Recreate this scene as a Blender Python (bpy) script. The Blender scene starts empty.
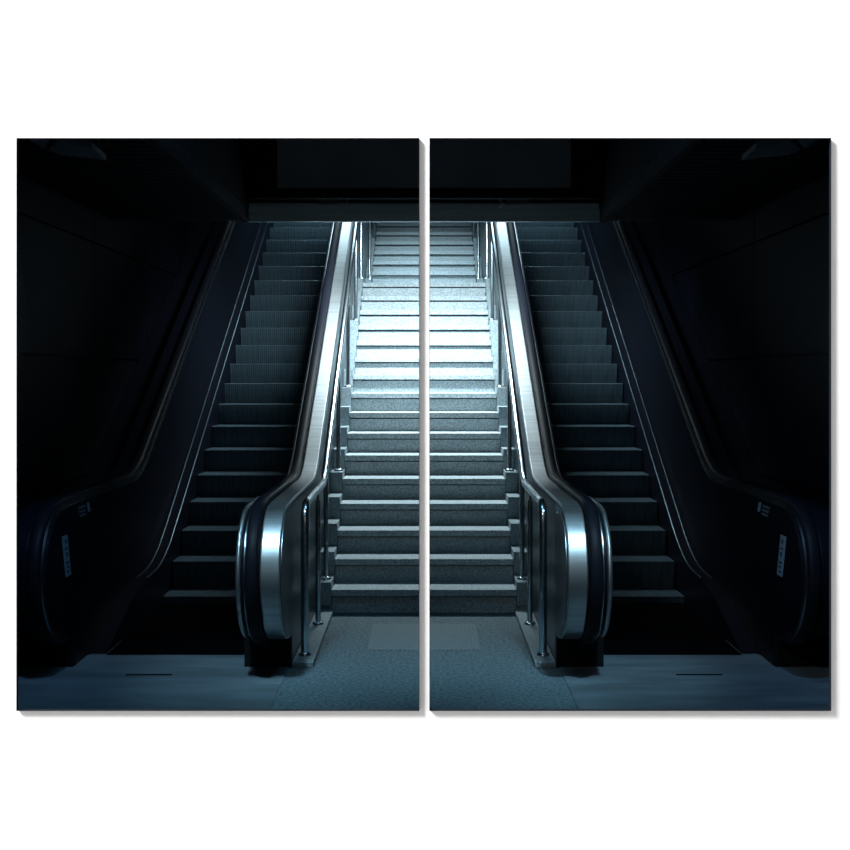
import bpy, bmesh, math, random
from mathutils import Vector, Matrix
random.seed(7)
C = bpy.context.scene.collection

# ---------------------------------------------------------------- camera, world, lights, exposure
H = 1.636                      # eye height, metres; the camera looks level along +Y
cd = bpy.data.cameras.new('camera'); cam = bpy.data.objects.new('camera', cd); C.objects.link(cam)
cam.location = (0, 0, H); cam.rotation_euler = (math.pi/2, 0, 0)
cd.sensor_width = 36; cd.lens = 50.0; cd.shift_x = 1/850; cd.shift_y = -51/850; cd.clip_end = 200
bpy.context.scene.camera = cam

w = bpy.data.worlds.new('world'); bpy.context.scene.world = w; w.use_nodes = True
w.node_tree.nodes['Background'].inputs[0].default_value = (0.985, 0.99, 1.0, 1)
w.node_tree.nodes['Background'].inputs[1].default_value = 0.53

def area(name, loc, target, sx, sy, power, color, spread=180):
    d = bpy.data.lights.new(name, 'AREA'); d.shape = 'RECTANGLE'; d.size = sx; d.size_y = sy
    d.energy = power; d.color = color; d.spread = math.radians(spread)
    o = bpy.data.objects.new(name, d); C.objects.link(o); o.location = loc
    o.rotation_euler = (Vector(target)-Vector(loc)).to_track_quat('-Z', 'Y').to_euler()
    return o
# gallery lamp, high and to the left of the white wall
area('gallery_light', (-2.7, 0.35, 4.35), (0, 2.0, 1.5), 1.7, 1.7, 640, (1.0, 0.995, 0.985))
# lamp over the stairs, just behind the header
area('stair_light', (0, 10.15, 3.42), (0, 10.85, 1.6), 1.3, 0.22, 150, (0.77, 0.935, 1.0), 142)
# second lamp further up, over the landing
area('landing_light', (0, 13.3, 5.2), (0, 13.9, 2.6), 2.6, 0.5, 105, (0.66, 0.89, 1.0), 110)
# weak lamp in the ceiling well in front of the header
area('hall_light', (0, 6.1, 3.5), (0, 5.9, 0), 1.3, 0.45, 8.2, (0.26, 0.70, 1.0), 160)
for sx in (-1, 1):                                               # narrow downlights before the inner newels, plus an added fill per side
    area('entrance_light', (sx*1.18, 4.35, 3.55), (sx*0.80, 6.05, 0.75), 0.3, 0.3, 4.2, (0.48, 0.80, 1.0), 30)
    area('outer_fill_light', (sx*1.55, 4.85, 2.74), (sx*2.0, 6.0, 0.75), 0.12, 0.12, 1.8, (0.30, 0.58, 1.0), 50)  # added dim fill, no real lamp: lifts the too dark outer newels

vs = bpy.context.scene.view_settings
vs.view_transform = 'Standard'; vs.look = 'None'; vs.gamma = 1; vs.exposure = 0; vs.use_curve_mapping = False

# ---------------------------------------------------------------- materials
def mat(name, col, rough=0.5, metal=0.0, noise=0.0, nscale=(8, 8, 8), detail=6, bump=0.0, spec=0.5,
        col2=None, ramp=(0.4, 0.6)):
    m = bpy.data.materials.new(name); m.use_nodes = True
    nt = m.node_tree; b = nt.nodes['Principled BSDF']
    b.inputs['Roughness'].default_value = rough; b.inputs['Metallic'].default_value = metal
    b.inputs['Specular IOR Level'].default_value = spec
    b.inputs['Base Color'].default_value = (*col, 1)
    if noise or bump or col2:
        tc = nt.nodes.new('ShaderNodeTexCoord'); mp = nt.nodes.new('ShaderNodeMapping')
        mp.inputs['Scale'].default_value = nscale
        nz = nt.nodes.new('ShaderNodeTexNoise'); nz.inputs['Scale'].default_value = 1.0
        nz.inputs['Detail'].default_value = detail
        nt.links.new(tc.outputs['Object'], mp.inputs['Vector']); nt.links.new(mp.outputs[0], nz.inputs['Vector'])
        rp = nt.nodes.new('ShaderNodeValToRGB'); rp.color_ramp.elements[0].position = ramp[0]
        rp.color_ramp.elements[1].position = ramp[1]
        c2 = col2 or tuple(min(1, c*(1+noise)) for c in col); c1 = tuple(c*(1-noise) for c in col) if not col2 else col
        rp.color_ramp.elements[0].color = (*c1, 1); rp.color_ramp.elements[1].color = (*c2, 1)
        nt.links.new(nz.outputs['Fac'], rp.inputs['Fac']); nt.links.new(rp.outputs['Color'], b.inputs['Base Color'])
        if bump:
            bp = nt.nodes.new('ShaderNodeBump'); bp.inputs['Strength'].default_value = bump
            bp.inputs['Distance'].default_value = 0.004
            nt.links.new(nz.outputs['Fac'], bp.inputs['Height']); nt.links.new(bp.outputs[0], b.inputs['Normal'])
    return m
M = dict(
    white = mat('white_plaster', (0.9, 0.9, 0.9), 0.9, noise=0.01, nscale=(30, 30, 30)),
    gfloor = mat('pale_floor', (0.25, 0.245, 0.24), 0.6, noise=0.05),
    print_edge = mat('dark_canvas_edge', (0.006, 0.009, 0.014), 0.8, spec=0.1),
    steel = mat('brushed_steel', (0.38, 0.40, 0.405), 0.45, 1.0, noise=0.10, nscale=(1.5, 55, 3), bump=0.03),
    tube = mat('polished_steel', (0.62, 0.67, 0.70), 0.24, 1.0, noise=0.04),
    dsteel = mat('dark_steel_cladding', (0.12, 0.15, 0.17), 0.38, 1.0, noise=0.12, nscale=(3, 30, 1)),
    rubber = mat('black_rubber', (0.005, 0.006, 0.010), 0.5, spec=0.08),
    panel = mat('black_glossy_panel', (0.004, 0.005, 0.009), 0.4, spec=0.05),
    kick = mat('black_base', (0.004, 0.005, 0.006), 0.7, spec=0.1),
    alu = mat('aluminium_trim', (0.25, 0.28, 0.30), 0.30, 1.0),
    dim_alu = mat('dull_trim', (0.08, 0.11, 0.13), 0.35, 1.0),
    step = mat('grooved_step_metal', (0.060, 0.095, 0.118), 0.45, 0.25, noise=0.15, nscale=(30, 3, 3)),
    plate = mat('floor_plate_metal', (0.105, 0.145, 0.17), 0.55, 0.15, noise=0.22, nscale=(1.5, 6, 6), detail=9, bump=0.08),
    slot = mat('black_slot', (0.003, 0.003, 0.004), 0.8, spec=0.0),
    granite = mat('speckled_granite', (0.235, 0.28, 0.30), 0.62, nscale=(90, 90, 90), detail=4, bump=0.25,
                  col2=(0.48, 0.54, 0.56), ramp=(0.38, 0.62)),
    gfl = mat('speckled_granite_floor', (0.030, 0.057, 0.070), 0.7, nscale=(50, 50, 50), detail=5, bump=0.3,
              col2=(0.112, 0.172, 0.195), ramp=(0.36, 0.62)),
    kerb = mat('kerb_granite', (0.18, 0.23, 0.25), 0.6, nscale=(60, 60, 60), detail=4, bump=0.15,
               col2=(0.30, 0.36, 0.38), ramp=(0.38, 0.62)),
    tactile = mat('ribbed_tile', (0.10, 0.15, 0.165), 0.6, noise=0.12, nscale=(60, 60, 60)),
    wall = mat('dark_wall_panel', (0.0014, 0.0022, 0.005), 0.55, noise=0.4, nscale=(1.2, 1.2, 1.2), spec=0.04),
    ceil = mat('dark_ceiling', (0.006, 0.008, 0.012), 0.7, noise=0.2, spec=0.04),
    pale_ceil = mat('grey_ceiling', (0.30, 0.34, 0.36), 0.7, noise=0.1),
    beam = mat('black_beam', (0.004, 0.005, 0.007), 0.7, spec=0.1),
    screen = mat('dark_grey_board', (0.19, 0.23, 0.28), 0.5, noise=0.08, nscale=(2, 2, 2), spec=0.3),
    trim = mat('header_steel', (0.38, 0.52, 0.56), 0.45, 0.2, noise=0.12, nscale=(1, 1, 40)),
    fixture = mat('grey_fixture_panel', (0.09, 0.12, 0.16), 0.5, noise=0.1),
    plaque = mat('pale_plaque', (0.16, 0.27, 0.34), 0.4, 0.0),
    ink = mat('plaque_ink', (0.02, 0.03, 0.06), 0.6),
)

# ---------------------------------------------------------------- helpers
def link(name, bm, m, parent=None, smooth=None, bevel=0, seg=2):
    bmesh.ops.recalc_face_normals(bm, faces=bm.faces[:])
    if smooth is not None:
        for f in bm.faces: f.smooth = True
        for e in bm.edges:
            if len(e.link_faces) == 2 and e.calc_face_angle(0) > smooth: e.smooth = False
    me = bpy.data.meshes.new(name); bm.to_mesh(me); bm.free()
    me.materials.append(m if not isinstance(m, str) else M[m])
    o = bpy.data.objects.new(name, me); C.objects.link(o)
    if parent: o.parent = parent
    if bevel:
        b = o.modifiers.new('bevel', 'BEVEL'); b.width = bevel; b.segments = seg; b.limit_method = 'ANGLE'
        b.angle_limit = math.radians(50)
    return o
def box(bm, x0, x1, y0, y1, z0, z1):
    if x0 > x1: x0, x1 = x1, x0
    v = [bm.verts.new((x, y, z)) for x in (x0, x1) for y in (y0, y1) for z in (z0, z1)]
    for f in ((0,1,3,2), (4,6,7,5), (0,4,5,1), (2,3,7,6), (0,2,6,4), (1,5,7,3)):
        bm.faces.new([v[i] for i in f])
def boxo(name, x0, x1, y0, y1, z0, z1, m, parent=None, bevel=0):
    bm = bmesh.new(); box(bm, x0, x1, y0, y1, z0, z1); return link(name, bm, m, parent, bevel=bevel)
def prism(bm, poly, x0, x1):
    """poly: (y, z) outline extruded along x"""
    a = [bm.verts.new((x0, y, z)) for y, z in poly]; b = [bm.verts.new((x1, y, z)) for y, z in poly]
    n = len(poly)
    for i in range(n): bm.faces.new((a[i], a[(i+1) % n], b[(i+1) % n], b[i]))
    bm.faces.new(a[::-1]); bm.faces.new(b)
def tube(bm, pts, r, n=14, cap=True):
    pts = [Vector(p) for p in pts]; rings = []
    for i, p in enumerate(pts):
        t = (pts[min(i+1, len(pts)-1)] - pts[max(i-1, 0)]).normalized()
        up = Vector((1, 0, 0)) if abs(t.x) < 0.9 else Vector((0, 0, 1))
        u = (up - t*up.dot(t)).normalized(); v = t.cross(u)
        rings.append([bm.verts.new(p + r*(math.cos(2*math.pi*k/n)*u + math.sin(2*math.pi*k/n)*v)) for k in range(n)])
    for a, b in zip(rings, rings[1:]):
        for k in range(n): bm.faces.new((a[k], a[(k+1) % n], b[(k+1) % n], b[k]))
    if cap: bm.faces.new(rings[0][::-1]); bm.faces.new(rings[-1])
def lathe(bm, cx, cy, prof, n=20):
    rings = [[bm.verts.new((cx+r*math.cos(2*math.pi*k/n), cy+r*math.sin(2*math.pi*k/n), z)) for k in range(n)] for r, z in prof]
    for a, b in zip(rings, rings[1:]):
        for k in range(n): bm.faces.new((a[k], a[(k+1) % n], b[(k+1) % n], b[k]))
    bm.faces.new(rings[0][::-1]); bm.faces.new(rings[-1])
def catmull(P, n=8):
    out = []
    for i in range(len(P)-1):
        p0, p1, p2, p3 = P[max(i-1, 0)], P[i], P[i+1], P[min(i+2, len(P)-1)]
        for k in range(n):
            t = k/n
            out.append(tuple(0.5*((2*p1[j]) + (-p0[j]+p2[j])*t + (2*p0[j]-5*p1[j]+4*p2[j]-p3[j])*t*t
                             + (-p0[j]+3*p1[j]-3*p2[j]+p3[j])*t**3) for j in (0, 1)))
    out.append(P[-1]); return out
def bend(a, b, c, n=8):
    return [tuple((1-t)**2*a[j] + 2*t*(1-t)*b[j] + t*t*c[j] for j in (0, 1)) for t in [k/n for k in range(n+1)]]
def offset(path, d):
    out = []
    for i, p in enumerate(path):
        a, b = path[max(i-1, 0)], path[min(i+1, len(path)-1)]
        ty, tz = b[0]-a[0], b[1]-a[1]; L = math.hypot(ty, tz)
        out.append((p[0]-tz/L*d, p[1]+ty/L*d))
    return out
def thing(name, label, cat, loc=(0, 0, 0), group=None):
    o = bpy.data.objects.new(name, None); C.objects.link(o); o.empty_display_size = 0.2; o.location = loc
    o['label'] = label; o['category'] = cat
    if group: o['group'] = group
    return o
def tag(o, label, cat, group=None, kind=None):
    o['label'] = label; o['category'] = cat
    if group: o['group'] = group
    if kind: o['kind'] = kind
    return o
def struct(o, label=None):
    o['kind'] = 'structure'
    if label: o['label'] = label
    return o
def rebase(root, loc):
    """children were built in world coordinates; put the empty at its base without moving them"""
    root.location = loc
    for ch in [o for o in C.objects if o.parent == root]:
        ch.matrix_parent_inverse = Matrix.Translation(-Vector(loc))

# ---------------------------------------------------------------- the white wall and its two openings
YW = 2.0; F = 1180.0
def wx(px): return (px-424)*YW/F
def wz(py): return H-(py-374)*YW/F
OPEN = [(wx(16.4), wx(419.4)), (wx(429.4), wx(831.0))]; ZT, ZB = wz(138), wz(710.8)
S = 0.085; T = 0.09
bm = bmesh.new()
xs = [-3.4, OPEN[0][0], OPEN[0][1], OPEN[1][0], OPEN[1][1], 3.4]; zs = [0, ZB, ZT, 3.3]
def quad(*p): bm.faces.new([bm.verts.new(q) for q in p])
for i in range(5):
    for j in range(3):
        if j == 1 and i in (1, 3): continue
        quad((xs[i], YW, zs[j]), (xs[i+1], YW, zs[j]), (xs[i+1], YW, zs[j+1]), (xs[i], YW, zs[j+1]))
xb = [-3.4, OPEN[0][0]-S, OPEN[0][1]+0.006, OPEN[1][0]-0.006, OPEN[1][1]+S, 3.4]; zb = [0, ZB-S, ZT+S, 3.3]
for i in range(5):
    for j in range(3):
        if j == 1 and i in (1, 3): continue
        quad((xb[i], YW+T, zb[j]), (xb[i], YW+T, zb[j+1]), (xb[i+1], YW+T, zb[j+1]), (xb[i+1], YW+T, zb[j]))
for i in (1, 3):                                                   # splayed reveals
    f = [(xs[i], ZB), (xs[i+1], ZB), (xs[i+1], ZT), (xs[i], ZT)]
    b = [(xb[i], zb[1]), (xb[i+1], zb[1]), (xb[i+1], zb[2]), (xb[i], zb[2])]
    for k in range(4):
        p, q = f[k], f[(k+1) % 4]; r, s = b[(k+1) % 4], b[k]
        quad((p[0], YW, p[1]), (s[0], YW+T, s[1]), (r[0], YW+T, r[1]), (q[0], YW, q[1]))
for a, b in (((-3.4, 0), (-3.4, 3.3)), ((-3.4, 3.3), (3.4, 3.3)), ((3.4, 3.3), (3.4, 0)), ((3.4, 0), (-3.4, 0))):
    quad((a[0], YW, a[1]), (b[0], YW, b[1]), (b[0], YW+T, b[1]), (a[0], YW+T, a[1]))
bmesh.ops.remove_doubles(bm, verts=bm.verts[:], dist=1e-5)
wf = link('wall_front', bm, 'white')
wf.data.materials.append(M['beam'])
for p in wf.data.polygons:
    if p.center.y > YW+0.02: p.material_index = 1
struct(wf, 'plain white wall around the two tall dark pictures')

def picture_frame(x0, x1, label):
    bm = bmesh.new(); d = 0.0085; t = 0.0006; y0, y1 = YW-d, YW
    k = (YW-d)/YW                                                  # outline seen from the front edge
    a0, a1, b0, b1 = x0*k, x1*k, H+(ZB-H)*k, H+(ZT-H)*k
    o = [(a0, b0), (a1, b0), (a1, b1), (a0, b1)]; i_ = [(a0+t, b0+t), (a1-t, b0+t), (a1-t, b1-t), (a0+t, b1-t)]
    R = []
    for pts, y in ((o, y0), (i_, y0), (i_, y1), (o, y1)): R.append([bm.verts.new((p[0], y, p[1])) for p in pts])
    for a in range(4):
        for b in range(4): bm.faces.new((R[a][b], R[a][(b+1) % 4], R[(a+1) % 4][(b+1) % 4], R[(a+1) % 4][b]))
    return tag(link('picture_frame', bm, 'print_edge'), label, 'picture frame', 'thin dark frames on the white wall')
picture_frame(*OPEN[0], 'thin dark edge of the left tall panel on the white wall')
picture_frame(*OPEN[1], 'thin dark edge of the right tall panel on the white wall')
struct(boxo('floor_gallery', -3.4, 3.4, -2.5, YW, -0.1, 0, 'gfloor'))

# ---------------------------------------------------------------- the hall shell
WX = 2.35; YH = 9.0; ZH = H + 152*YH/F
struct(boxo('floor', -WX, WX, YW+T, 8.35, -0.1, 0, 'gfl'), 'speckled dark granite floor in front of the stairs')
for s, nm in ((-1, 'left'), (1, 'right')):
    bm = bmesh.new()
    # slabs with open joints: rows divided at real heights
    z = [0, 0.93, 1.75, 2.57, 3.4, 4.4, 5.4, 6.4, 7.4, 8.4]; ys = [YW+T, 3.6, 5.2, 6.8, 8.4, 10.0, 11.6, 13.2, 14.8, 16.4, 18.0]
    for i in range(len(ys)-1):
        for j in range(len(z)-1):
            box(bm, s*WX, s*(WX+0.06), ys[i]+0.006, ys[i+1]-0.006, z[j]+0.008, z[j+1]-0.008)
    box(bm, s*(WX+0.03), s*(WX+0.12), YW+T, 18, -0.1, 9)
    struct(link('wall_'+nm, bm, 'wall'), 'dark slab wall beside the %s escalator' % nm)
    # low soffit over the escalator with fine slats
    bm = bmesh.new()
    box(bm, s*1.335, s*(WX+.1), YW+T, YH+0.06, ZH+0.03, ZH+0.12)
    y = 5.0
    while y < YH-0.1:
        box(bm, s*1.40, s*WX, y, y+0.085, ZH, ZH+0.03); y += 0.115
    struct(link('ceiling_'+nm, bm, 'ceil'), 'low dark slatted ceiling above the %s escalator' % nm)
    bm = bmesh.new(); box(bm, s*1.335, s*1.385, YW+T, YH, ZH-0.004, ZH+0.03); box(bm, s*1.33, s*1.36, YW+T, YH, ZH+0.1, 3.7)
    struct(link('trim_1' if s < 0 else 'trim_2', bm, 'ceil'), 'dark metal edge strip of the ceiling well, %s side' % nm)
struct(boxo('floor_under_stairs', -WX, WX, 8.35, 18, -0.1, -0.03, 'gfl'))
struct(boxo('ceiling', -1.4, 1.4, YW+T, YH+0.2, 3.7, 3.8, 'ceil'))
struct(boxo('trim_3', -1.335, 1.335, YH-0.02, YH+0.14, H+171*YH/F, 3.7, 'beam'), 'black beam above the stairs')
struct(boxo('trim_4', -WX, WX, YH+0.06, YH+0.16, ZH+(.03), 4.2, 'beam'))
bm = bmesh.new(); box(bm, -1.335, 1.335, YH-0.025, YH+0.02, ZH, H+171*YH/F-0.004)
struct(link('trim_5', bm, 'trim'), 'brushed metal strip along the lower edge of the beam')
bm = bmesh.new(); prism(bm, [(YH+0.06, 4.15), (18.2, 8.4), (18.2, 8.6), (YH+0.06, 4.35)], -WX-.1, WX+.1)
struct(link('ceiling_slope', bm, 'pale_ceil'))
struct(boxo('wall_back', -WX-.1, WX+.1, 18.0, 18.1, 0, 9, 'wall'))

bd = thing('hanging_board', 'wide blank dark grey board in a black frame above the stairs', 'board')
Yb = 8.75; bx = 177*Yb/F; bz = H+176*Yb/F; gx = 147*Yb/F; gz = H+186*Yb/F
boxo('screen', -gx, gx, Yb+0.02, Yb+0.05, gz, 3.66, 'screen', bd)
bm = bmesh.new(); box(bm, -bx, -gx, Yb, Yb+.09, bz, 3.69); box(bm, gx, bx, Yb, Yb+.09, bz, 3.69)
box(bm, -gx, gx, Yb, Yb+.09, bz, gz); box(bm, -gx, gx, Yb+.05, Yb+.09, gz, 3.69)
link('frame', bm, 'beam', bd); rebase(bd, (0, Yb, bz))
for s, nm in ((-1, 'left'), (1, 'right')):
    bm = bmesh.new(); box(bm, s*0.80, s*0.62, YH-0.05, YH-0.025, H+168*YH/F, H+175*YH/F)
    box(bm, s*0.60, s*0.57, YH-0.06, YH-0.025, H+166*YH/F, H+175*YH/F)
    tag(link('bracket', bm, 'alu', bevel=.004), 'small metal bracket under the board, %s one' % nm, 'bracket', 'brackets on the metal strip')
    # angular ceiling fixture
    t = thing('ceiling_fixture', 'angular grey fixture panel in the dark ceiling at upper %s' % nm, 'ceiling light', group='ceiling fixtures')
    for n_, pts in (('lens', [(-1.79, 5.25), (-1.90, 5.55), (-1.905, 5.91), (-1.79, 5.67), (-1.72, 5.25)]),
                    ('lens', [(-1.896, 5.95), (-1.876, 6.08), (-1.79, 6.14), (-1.68, 6.24), (-1.66, 5.90), (-1.77, 5.70)])):
        bm = bmesh.new(); a = [bm.verts.new((-s*x, y, ZH-0.03)) for x, y in pts]; b = [bm.verts.new((-s*x, y, ZH)) for x, y in pts]
        n = len(pts)
        for i in range(n): bm.faces.new((a[i], a[(i+1) % n], b[(i+1) % n], b[i]))
        bm.faces.new(a); bm.faces.new(b[::-1]); link(n_, bm, 'fixture', t)
    rebase(t, (s*1.8, 5.8, ZH))

# ---------------------------------------------------------------- stairs
G, RZ, Y1 = 0.300, 0.163, 8.06; XS = 0.632; XK = 0.735
def ystep(k): return Y1+(k-1)*G if k <= 16 else 14.66+(k-17)*0.31
NST = 25
stair = thing('staircase', 'wide speckled granite staircase between the two escalators', 'stairs')
for k in range(1, NST+1):
    y = ystep(k); yn = ystep(k+1)
    x = XS+.0015*(k-1)
    boxo('tread', -x, x, y, yn+0.03, k*RZ-0.045, k*RZ, 'granite', stair, bevel=0.004)
    boxo('riser', -x+.001, x-.001, y+0.032, y+0.08, (k-1)*RZ, k*RZ-0.056, 'granite', stair)
    for s in (-1, 1):
        boxo('kerb_stone', s*(x+.002), s*XK, y+0.004, yn+0.02, (k-1)*RZ+0.052, k*RZ+0.05, 'kerb', stair, bevel=0.003)
for s in (-1, 1):
    boxo('plinth', s*0.618, s*XK, 6.57, 8.075, 0, 0.03, 'kerb', stair, bevel=0.003)
    boxo('kerb_stone', s*(XS+.002), s*XK, 8.078, 8.12, 0, 0.05, 'kerb', stair)
rebase(stair, (0, Y1, 0))

t = boxo('ribbed_floor_tile', -0.335, 0.335, 6.97, 7.72, -0.002, 0.004, 'tactile')
bm = bmesh.new(); box(bm, -0.335, 0.335, 6.97, 7.72, -0.002, 0.003)
for i in range(26):
    x = -0.325+i*0.0255; box(bm, x, x+0.013, 6.98, 7.71, 0.003, 0.0065)
old = t.data; bm.to_mesh(old); bm.free()
tag(t, 'paler ribbed rectangular tile set in the granite floor before the stairs', 'floor tile')

# ---------------------------------------------------------------- railings
XR = 0.680
def railing(s, nm):
    r = thing('stair_railing', 'polished steel tube railing along the %s side of the stairs' % nm, 'railing', group='stair railings')
    SL = 0.583; yb, zr = 7.98, 0.895
    def inc(y): return zr+SL*(y-yb)
    path = [(6.742, 0.60)] + bend((6.742, 0.79), (6.742, zr), (6.86, zr), 8) + [(7.3, zr)] + \
        bend((7.86, zr), (yb, zr), (8.09, inc(8.09)), 6) + [(9.0, inc(9.0)), (10.5, inc(10.5))] + \
        bend((12.45, inc(12.45)), (12.6, inc(12.6)), (12.8, inc(12.6)), 5) + \
        bend((14.3, inc(12.6)), (14.48, inc(12.6)), (14.65, inc(12.6)+SL*.17), 5) + [(16.4, inc(12.6)+SL*1.92)]
    bm = bmesh.new(); tube(bm, [(s*XR, y, z) for y, z in path], 0.0235, 16); link('handrail', bm, 'tube', r, smooth=0.7)
    for i, (y, z0) in enumerate([(6.742, 0.03), (7.58, 0.03), (8.19, 0.213), (9.39, 0.865), (10.59, 1.517), (11.79, 2.169),
                                 (12.75, 2.658), (14.80, 2.821), (16.04, 3.473)]):
        if i == 0: z1 = 0.62
        elif y < yb: z1 = zr-.01
        elif y < 12.5: z1 = inc(y)-.01
        elif y < 14.3: z1 = inc(12.6)-.01
        else: z1 = inc(12.6)+SL*(y-14.48)-.01
        rad = 0.0235 if i == 0 else 0.0175
        bm = bmesh.new()
        if i in (0,): tube(bm, [(s*XR, y, z0), (s*XR, y, z1)], rad, 18)
        else:
            tube(bm, [(s*XR, y, z0), (s*XR, y, z1-0.06)], rad, 16); tube(bm, [(s*XR, y, z1-0.07), (s*XR, y, z1)], 0.008, 10)
        p = link('post', bm, 'tube', r, smooth=0.7)
        bm = bmesh.new(); lathe(bm, s*XR, y, [(0.036, z0), (0.036, z0+0.006), (0.030, z0+0.016), (rad+.001, z0+0.020)])
        link('flange', bm, 'tube', p, smooth=0.7)
    rebase(r, (s*XR, 6.742, 0.03)); return r
railing(-1, 'left'); railing(1, 'right')

# ---------------------------------------------------------------- escalators
SLD, YB, ZD = 0.565, 8.16, 0.93
YEND = 16.2
newel = catmull([(6.60, .165), (6.40, .20), (6.24, .28), (6.14, .40), (6.09, .53), (6.095, .66), (6.14, .77), (6.22, .852), (6.34, .912), (6.50, .93)], 6)
incline = bend((7.94, ZD), (YB, ZD), (8.40, ZD+SLD*.24), 8) + [(y, ZD+SLD*(y-YB)) for y in (9.5, 11, 12.5, 14, YEND)]
TOP = newel + [(6.9, ZD), (7.4, ZD)] + incline
ZE = ZD+SLD*(YEND-YB)
def side_poly(path, drop=2.2):
    return path + [(YEND, ZE-drop), (YB+drop/SLD-.2, 0.0), (6.60, 0.0)]

def sweep_rail(bm, path, xc, hw, th):
    """handrail: rounded C section following the (y, z) path"""
    sec = [(-hw, -0.012), (-hw, th*.35), (-hw*.86, th*.75), (-hw*.6, th*.95), (0, th), (hw*.6, th*.95), (hw*.86, th*.75), (hw, th*.35), (hw, -0.012)]
    rings = []
    for i, p in enumerate(path):
        a, b = path[max(i-1, 0)], path[min(i+1, len(path)-1)]
        ty, tz = b[0]-a[0], b[1]-a[1]; L = math.hypot(ty, tz); ny, nz = -tz/L, ty/L
        rings.append([bm.verts.new((xc+u, p[0]+ny*v, p[1]+nz*v)) for u, v in sec])
    n = len(sec)
    for a, b in zip(rings, rings[1:]):
        for k in range(n): bm.faces.new((a[k], b[k], b[(k+1) % n], a[(k+1) % n]))
    bm.faces.new(rings[0]); bm.faces.new(rings[-1][::-1])

STEP_RUN, STEP_RISE = 0.322, 0.1845
def step_mesh():
    """one step: grooved tread and curved ribbed riser, front edge at y=0, top at z=0"""
    bm = bmesh.new(); n = 40; W = 0.80; pitch = W/n
    prof = [(0.33, 0.0), (0.004, 0.0), (0.0, -0.004), (0.006, -0.05), (0.016, -0.10), (0.030, -0.150), (0.044, -0.205)]
    cols = []
    for i in range(n):
        x0 = -W/2+i*pitch
        cols += [(x0, 0), (x0+pitch*.55, 0), (x0+pitch*.56, 1), (x0+pitch*.99, 1)]
    grid = []
    for x, g in cols:
        d = 0.006*g
        grid.append([bm.verts.new((x, (y+d) if j > 0 else y, z-d if j < 2 else z)) for j, (y, z) in enumerate(prof)])
    for a, b in zip(grid, grid[1:]):
        for j in range(len(prof)-1): bm.faces.new((a[j], a[j+1], b[j+1], b[j]))
    box(bm, -W/2, W/2, 0.06, 0.33, -0.05, -0.012)
    return bm

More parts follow.
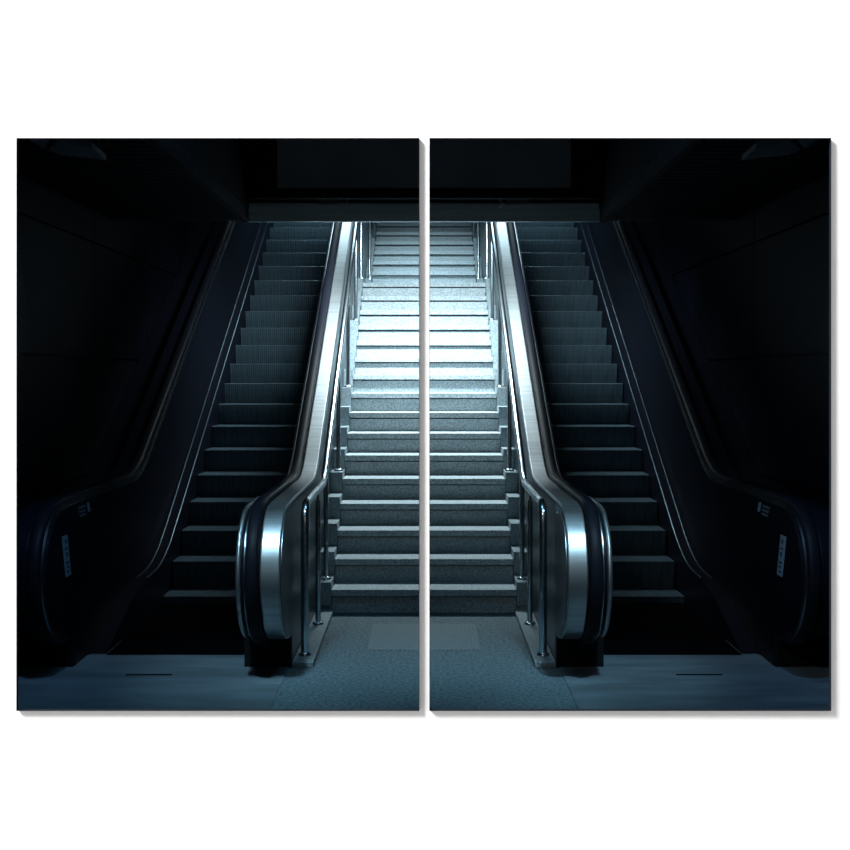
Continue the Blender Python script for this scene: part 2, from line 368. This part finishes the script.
def escalator(s, nm):
    """s = +1: the escalator at left of the stairs (built at negative x); s = -1 mirrors it"""
    def X(x): return s*x
    e = thing('escalator', '%s escalator with dark grooved steps and rounded steel newel ends' % nm, 'escalator', group='escalators flanking the stairs')
    for side in (0, 1):
        # the balustrade next to the stairs (side 0) and the one next to the wall (side 1, mirrored about x=-1.45)
        def B(x): return X(x) if side == 0 else X(-2.9-x)
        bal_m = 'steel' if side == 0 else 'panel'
        b = bpy.data.objects.new('balustrade', None); C.objects.link(b); b.parent = e
        # cladding with its wide top deck
        path = TOP
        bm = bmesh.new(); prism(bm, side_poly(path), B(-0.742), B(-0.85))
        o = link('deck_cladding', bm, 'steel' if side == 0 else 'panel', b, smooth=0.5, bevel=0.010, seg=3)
        if side == 0: o['label'] = 'wide bright brushed steel top deck'
        if side == 0:
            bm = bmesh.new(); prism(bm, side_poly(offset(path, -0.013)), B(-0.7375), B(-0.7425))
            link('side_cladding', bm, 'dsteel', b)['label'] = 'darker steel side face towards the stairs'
        # core under the belt and thin bright inner edge
        inn = offset(path, -0.022)
        bm = bmesh.new(); prism(bm, side_poly(inn), B(-0.851), B(-0.922)); link('handrail_guide', bm, 'kick', b)
        bm = bmesh.new(); prism(bm, side_poly(offset(path, 0.006 if side == 0 else 0.012)), B(-0.925), B(-0.931 if side == 0 else -0.937)); link('edge_strip', bm, 'alu', b, smooth=0.5)
        # side faces towards the steps
        low = offset(path, -0.02)
        bm = bmesh.new(); prism(bm, side_poly(low), B(-0.932), B(-0.948)); pn = link('inner_panel', bm, 'panel', b)
        # swollen newel cap on the step side
        if side == 0:
            capp = newel[6:] + [(6.9, ZD)]
            bm = bmesh.new()
            out = offset(capp, -0.006); poly = out + [(6.9, .3)]
            prism(bm, poly, B(-0.949), B(-0.976)); link('newel_cap', bm, 'steel', b, smooth=0.5, bevel=0.012, seg=3)
        # handrail belt
        bm = bmesh.new(); sweep_rail(bm, path[4:], B(-0.8875), 0.0345, 0.030)
        hr = link('handrail', bm, 'rubber', b, smooth=0.6); hr['label'] = 'black rubber handrail belt'
        # black base box under the newel
        boxo('base_box', B(-0.741), B(-1.0 if side == 0 else -0.945), 6.57, 7.9, 0.0, 0.168, 'kick', b)
        # skirt with its bright top moulding
        sk = [(6.40, .19), (6.9, .235), (7.9, .26)] + bend((8.15, .27), (8.45, .285), (8.8, .285+SLD*.35)) + [(YEND, .285+SLD*(YEND-8.45))]
        bm = bmesh.new(); prism(bm, [(6.9, .004), (7.5, .2)] + sk[2:] + [(YEND, ZE-1.35), (YB+1.35/SLD, 0.0)], B(-0.949), B(-1.045))
        link('skirt', bm, 'panel', b)
        bm = bmesh.new()
        for xx, r_ in ((-1.043, .007), (-0.972, .005)):
            tube(bm, [(B(xx), y, z+.006) for y, z in sk[2:]], r_, 8)
        link('skirt_moulding', bm, 'dim_alu', b, smooth=0.7)
        if side == 1:
            xp = B(-0.948)
            def plate(y0, y1, z0, z1, lean, m, name, lbl, parent, t=.004):
                bm = bmesh.new(); v = []
                for dx in (0, t*s):
                    v.append([bm.verts.new((xp+dx, y, z)) for y, z in ((y0-lean, z1), (y1-lean, z1), (y1, z0), (y0, z0))])
                a, c = v
                for i in range(4): bm.faces.new((a[i], a[(i+1) % 4], c[(i+1) % 4], c[i]))
                bm.faces.new(a); bm.faces.new(c[::-1])
                q = link(name, bm, m, parent)
                if lbl: q['label'] = lbl
                return q
            p = plate(6.43, 6.52, .53, .758, .07, 'plaque', 'plaque', 'narrow upright pale plaque with dark characters', b)
            for z0, z1, a, c in ((.715, .735, .03, .06), (.68, .69, .02, .07), (.64, .665, .03, .06), (.60, .612, .02, .07), (.575, .585, .03, .075), (.55, .56, .02, .06)):
                lean = .07*(z0-.53)/.228
                plate(6.43+a-lean, 6.43+c-lean, z0, z1, .004, 'ink', 'plaque_mark', None, p, t=.0055)
            plate(6.86, 6.90, .835, .92-.03, .03, 'plaque', 'plaque', 'small upright pale plaque', b)
            for i in range(3):
                plate(6.66+.02*i, 6.80+.01*i, .872-.024*i, .884-.024*i, .01, 'fixture', 'plaque', None, b, t=.004)
    # moving steps
    base = None
    for k in range(-16, 9):
        y = 10.95-STEP_RUN*k; z = 1.549-.573*STEP_RUN*k
        if k == 8: z = 0.06
        if base is None:
            base = link('step', step_mesh(), 'step', e); o = base
        else:
            o = base.copy(); C.objects.link(o); o.parent = e
        o.location = (X(-1.45), y, z)
    # landing comb, floor plates
    bm = bmesh.new(); box(bm, X(-1.85), X(-1.05), 6.86, 8.6, -0.02, 0.003)
    for i in range(41):
        x = -1.85+i*.02-.004; box(bm, X(x), X(x+.009), 7.25, 8.6, 0.003, 0.012)
    link('comb_plate', bm, 'slot', e)
    for y0, y1 in ((6.595, 6.85), (6.222, 6.589), (5.70, 6.216), (5.1, 5.694)):
        xa = -0.752 if y1 < 6.6 else -1.002
        if y1 > 6.56 and y0 > 6.56: pass
        p = boxo('floor_plate', X(-2.34), X(xa), y0, y1, 0.0, 0.006, 'plate', e, bevel=.0015)
    boxo('floor_plate_slot', X(-1.616), X(-1.367), 6.385, 6.410, 0.004, 0.0075, 'slot', e, bevel=.001)
    # closed deck between outer balustrade and wall
    bm = bmesh.new(); prism(bm, side_poly(offset(TOP[40:], -0.05)), X(-2.16), X(-2.345)); link('outer_deck', bm, 'panel', e)
    rebase(e, (X(-1.45), 6.6, 0))
    for o in [c for c in C.objects if c.parent == e and c.name.startswith('step')]: pass
    return e
escalator(1, 'left'); escalator(-1, 'right')
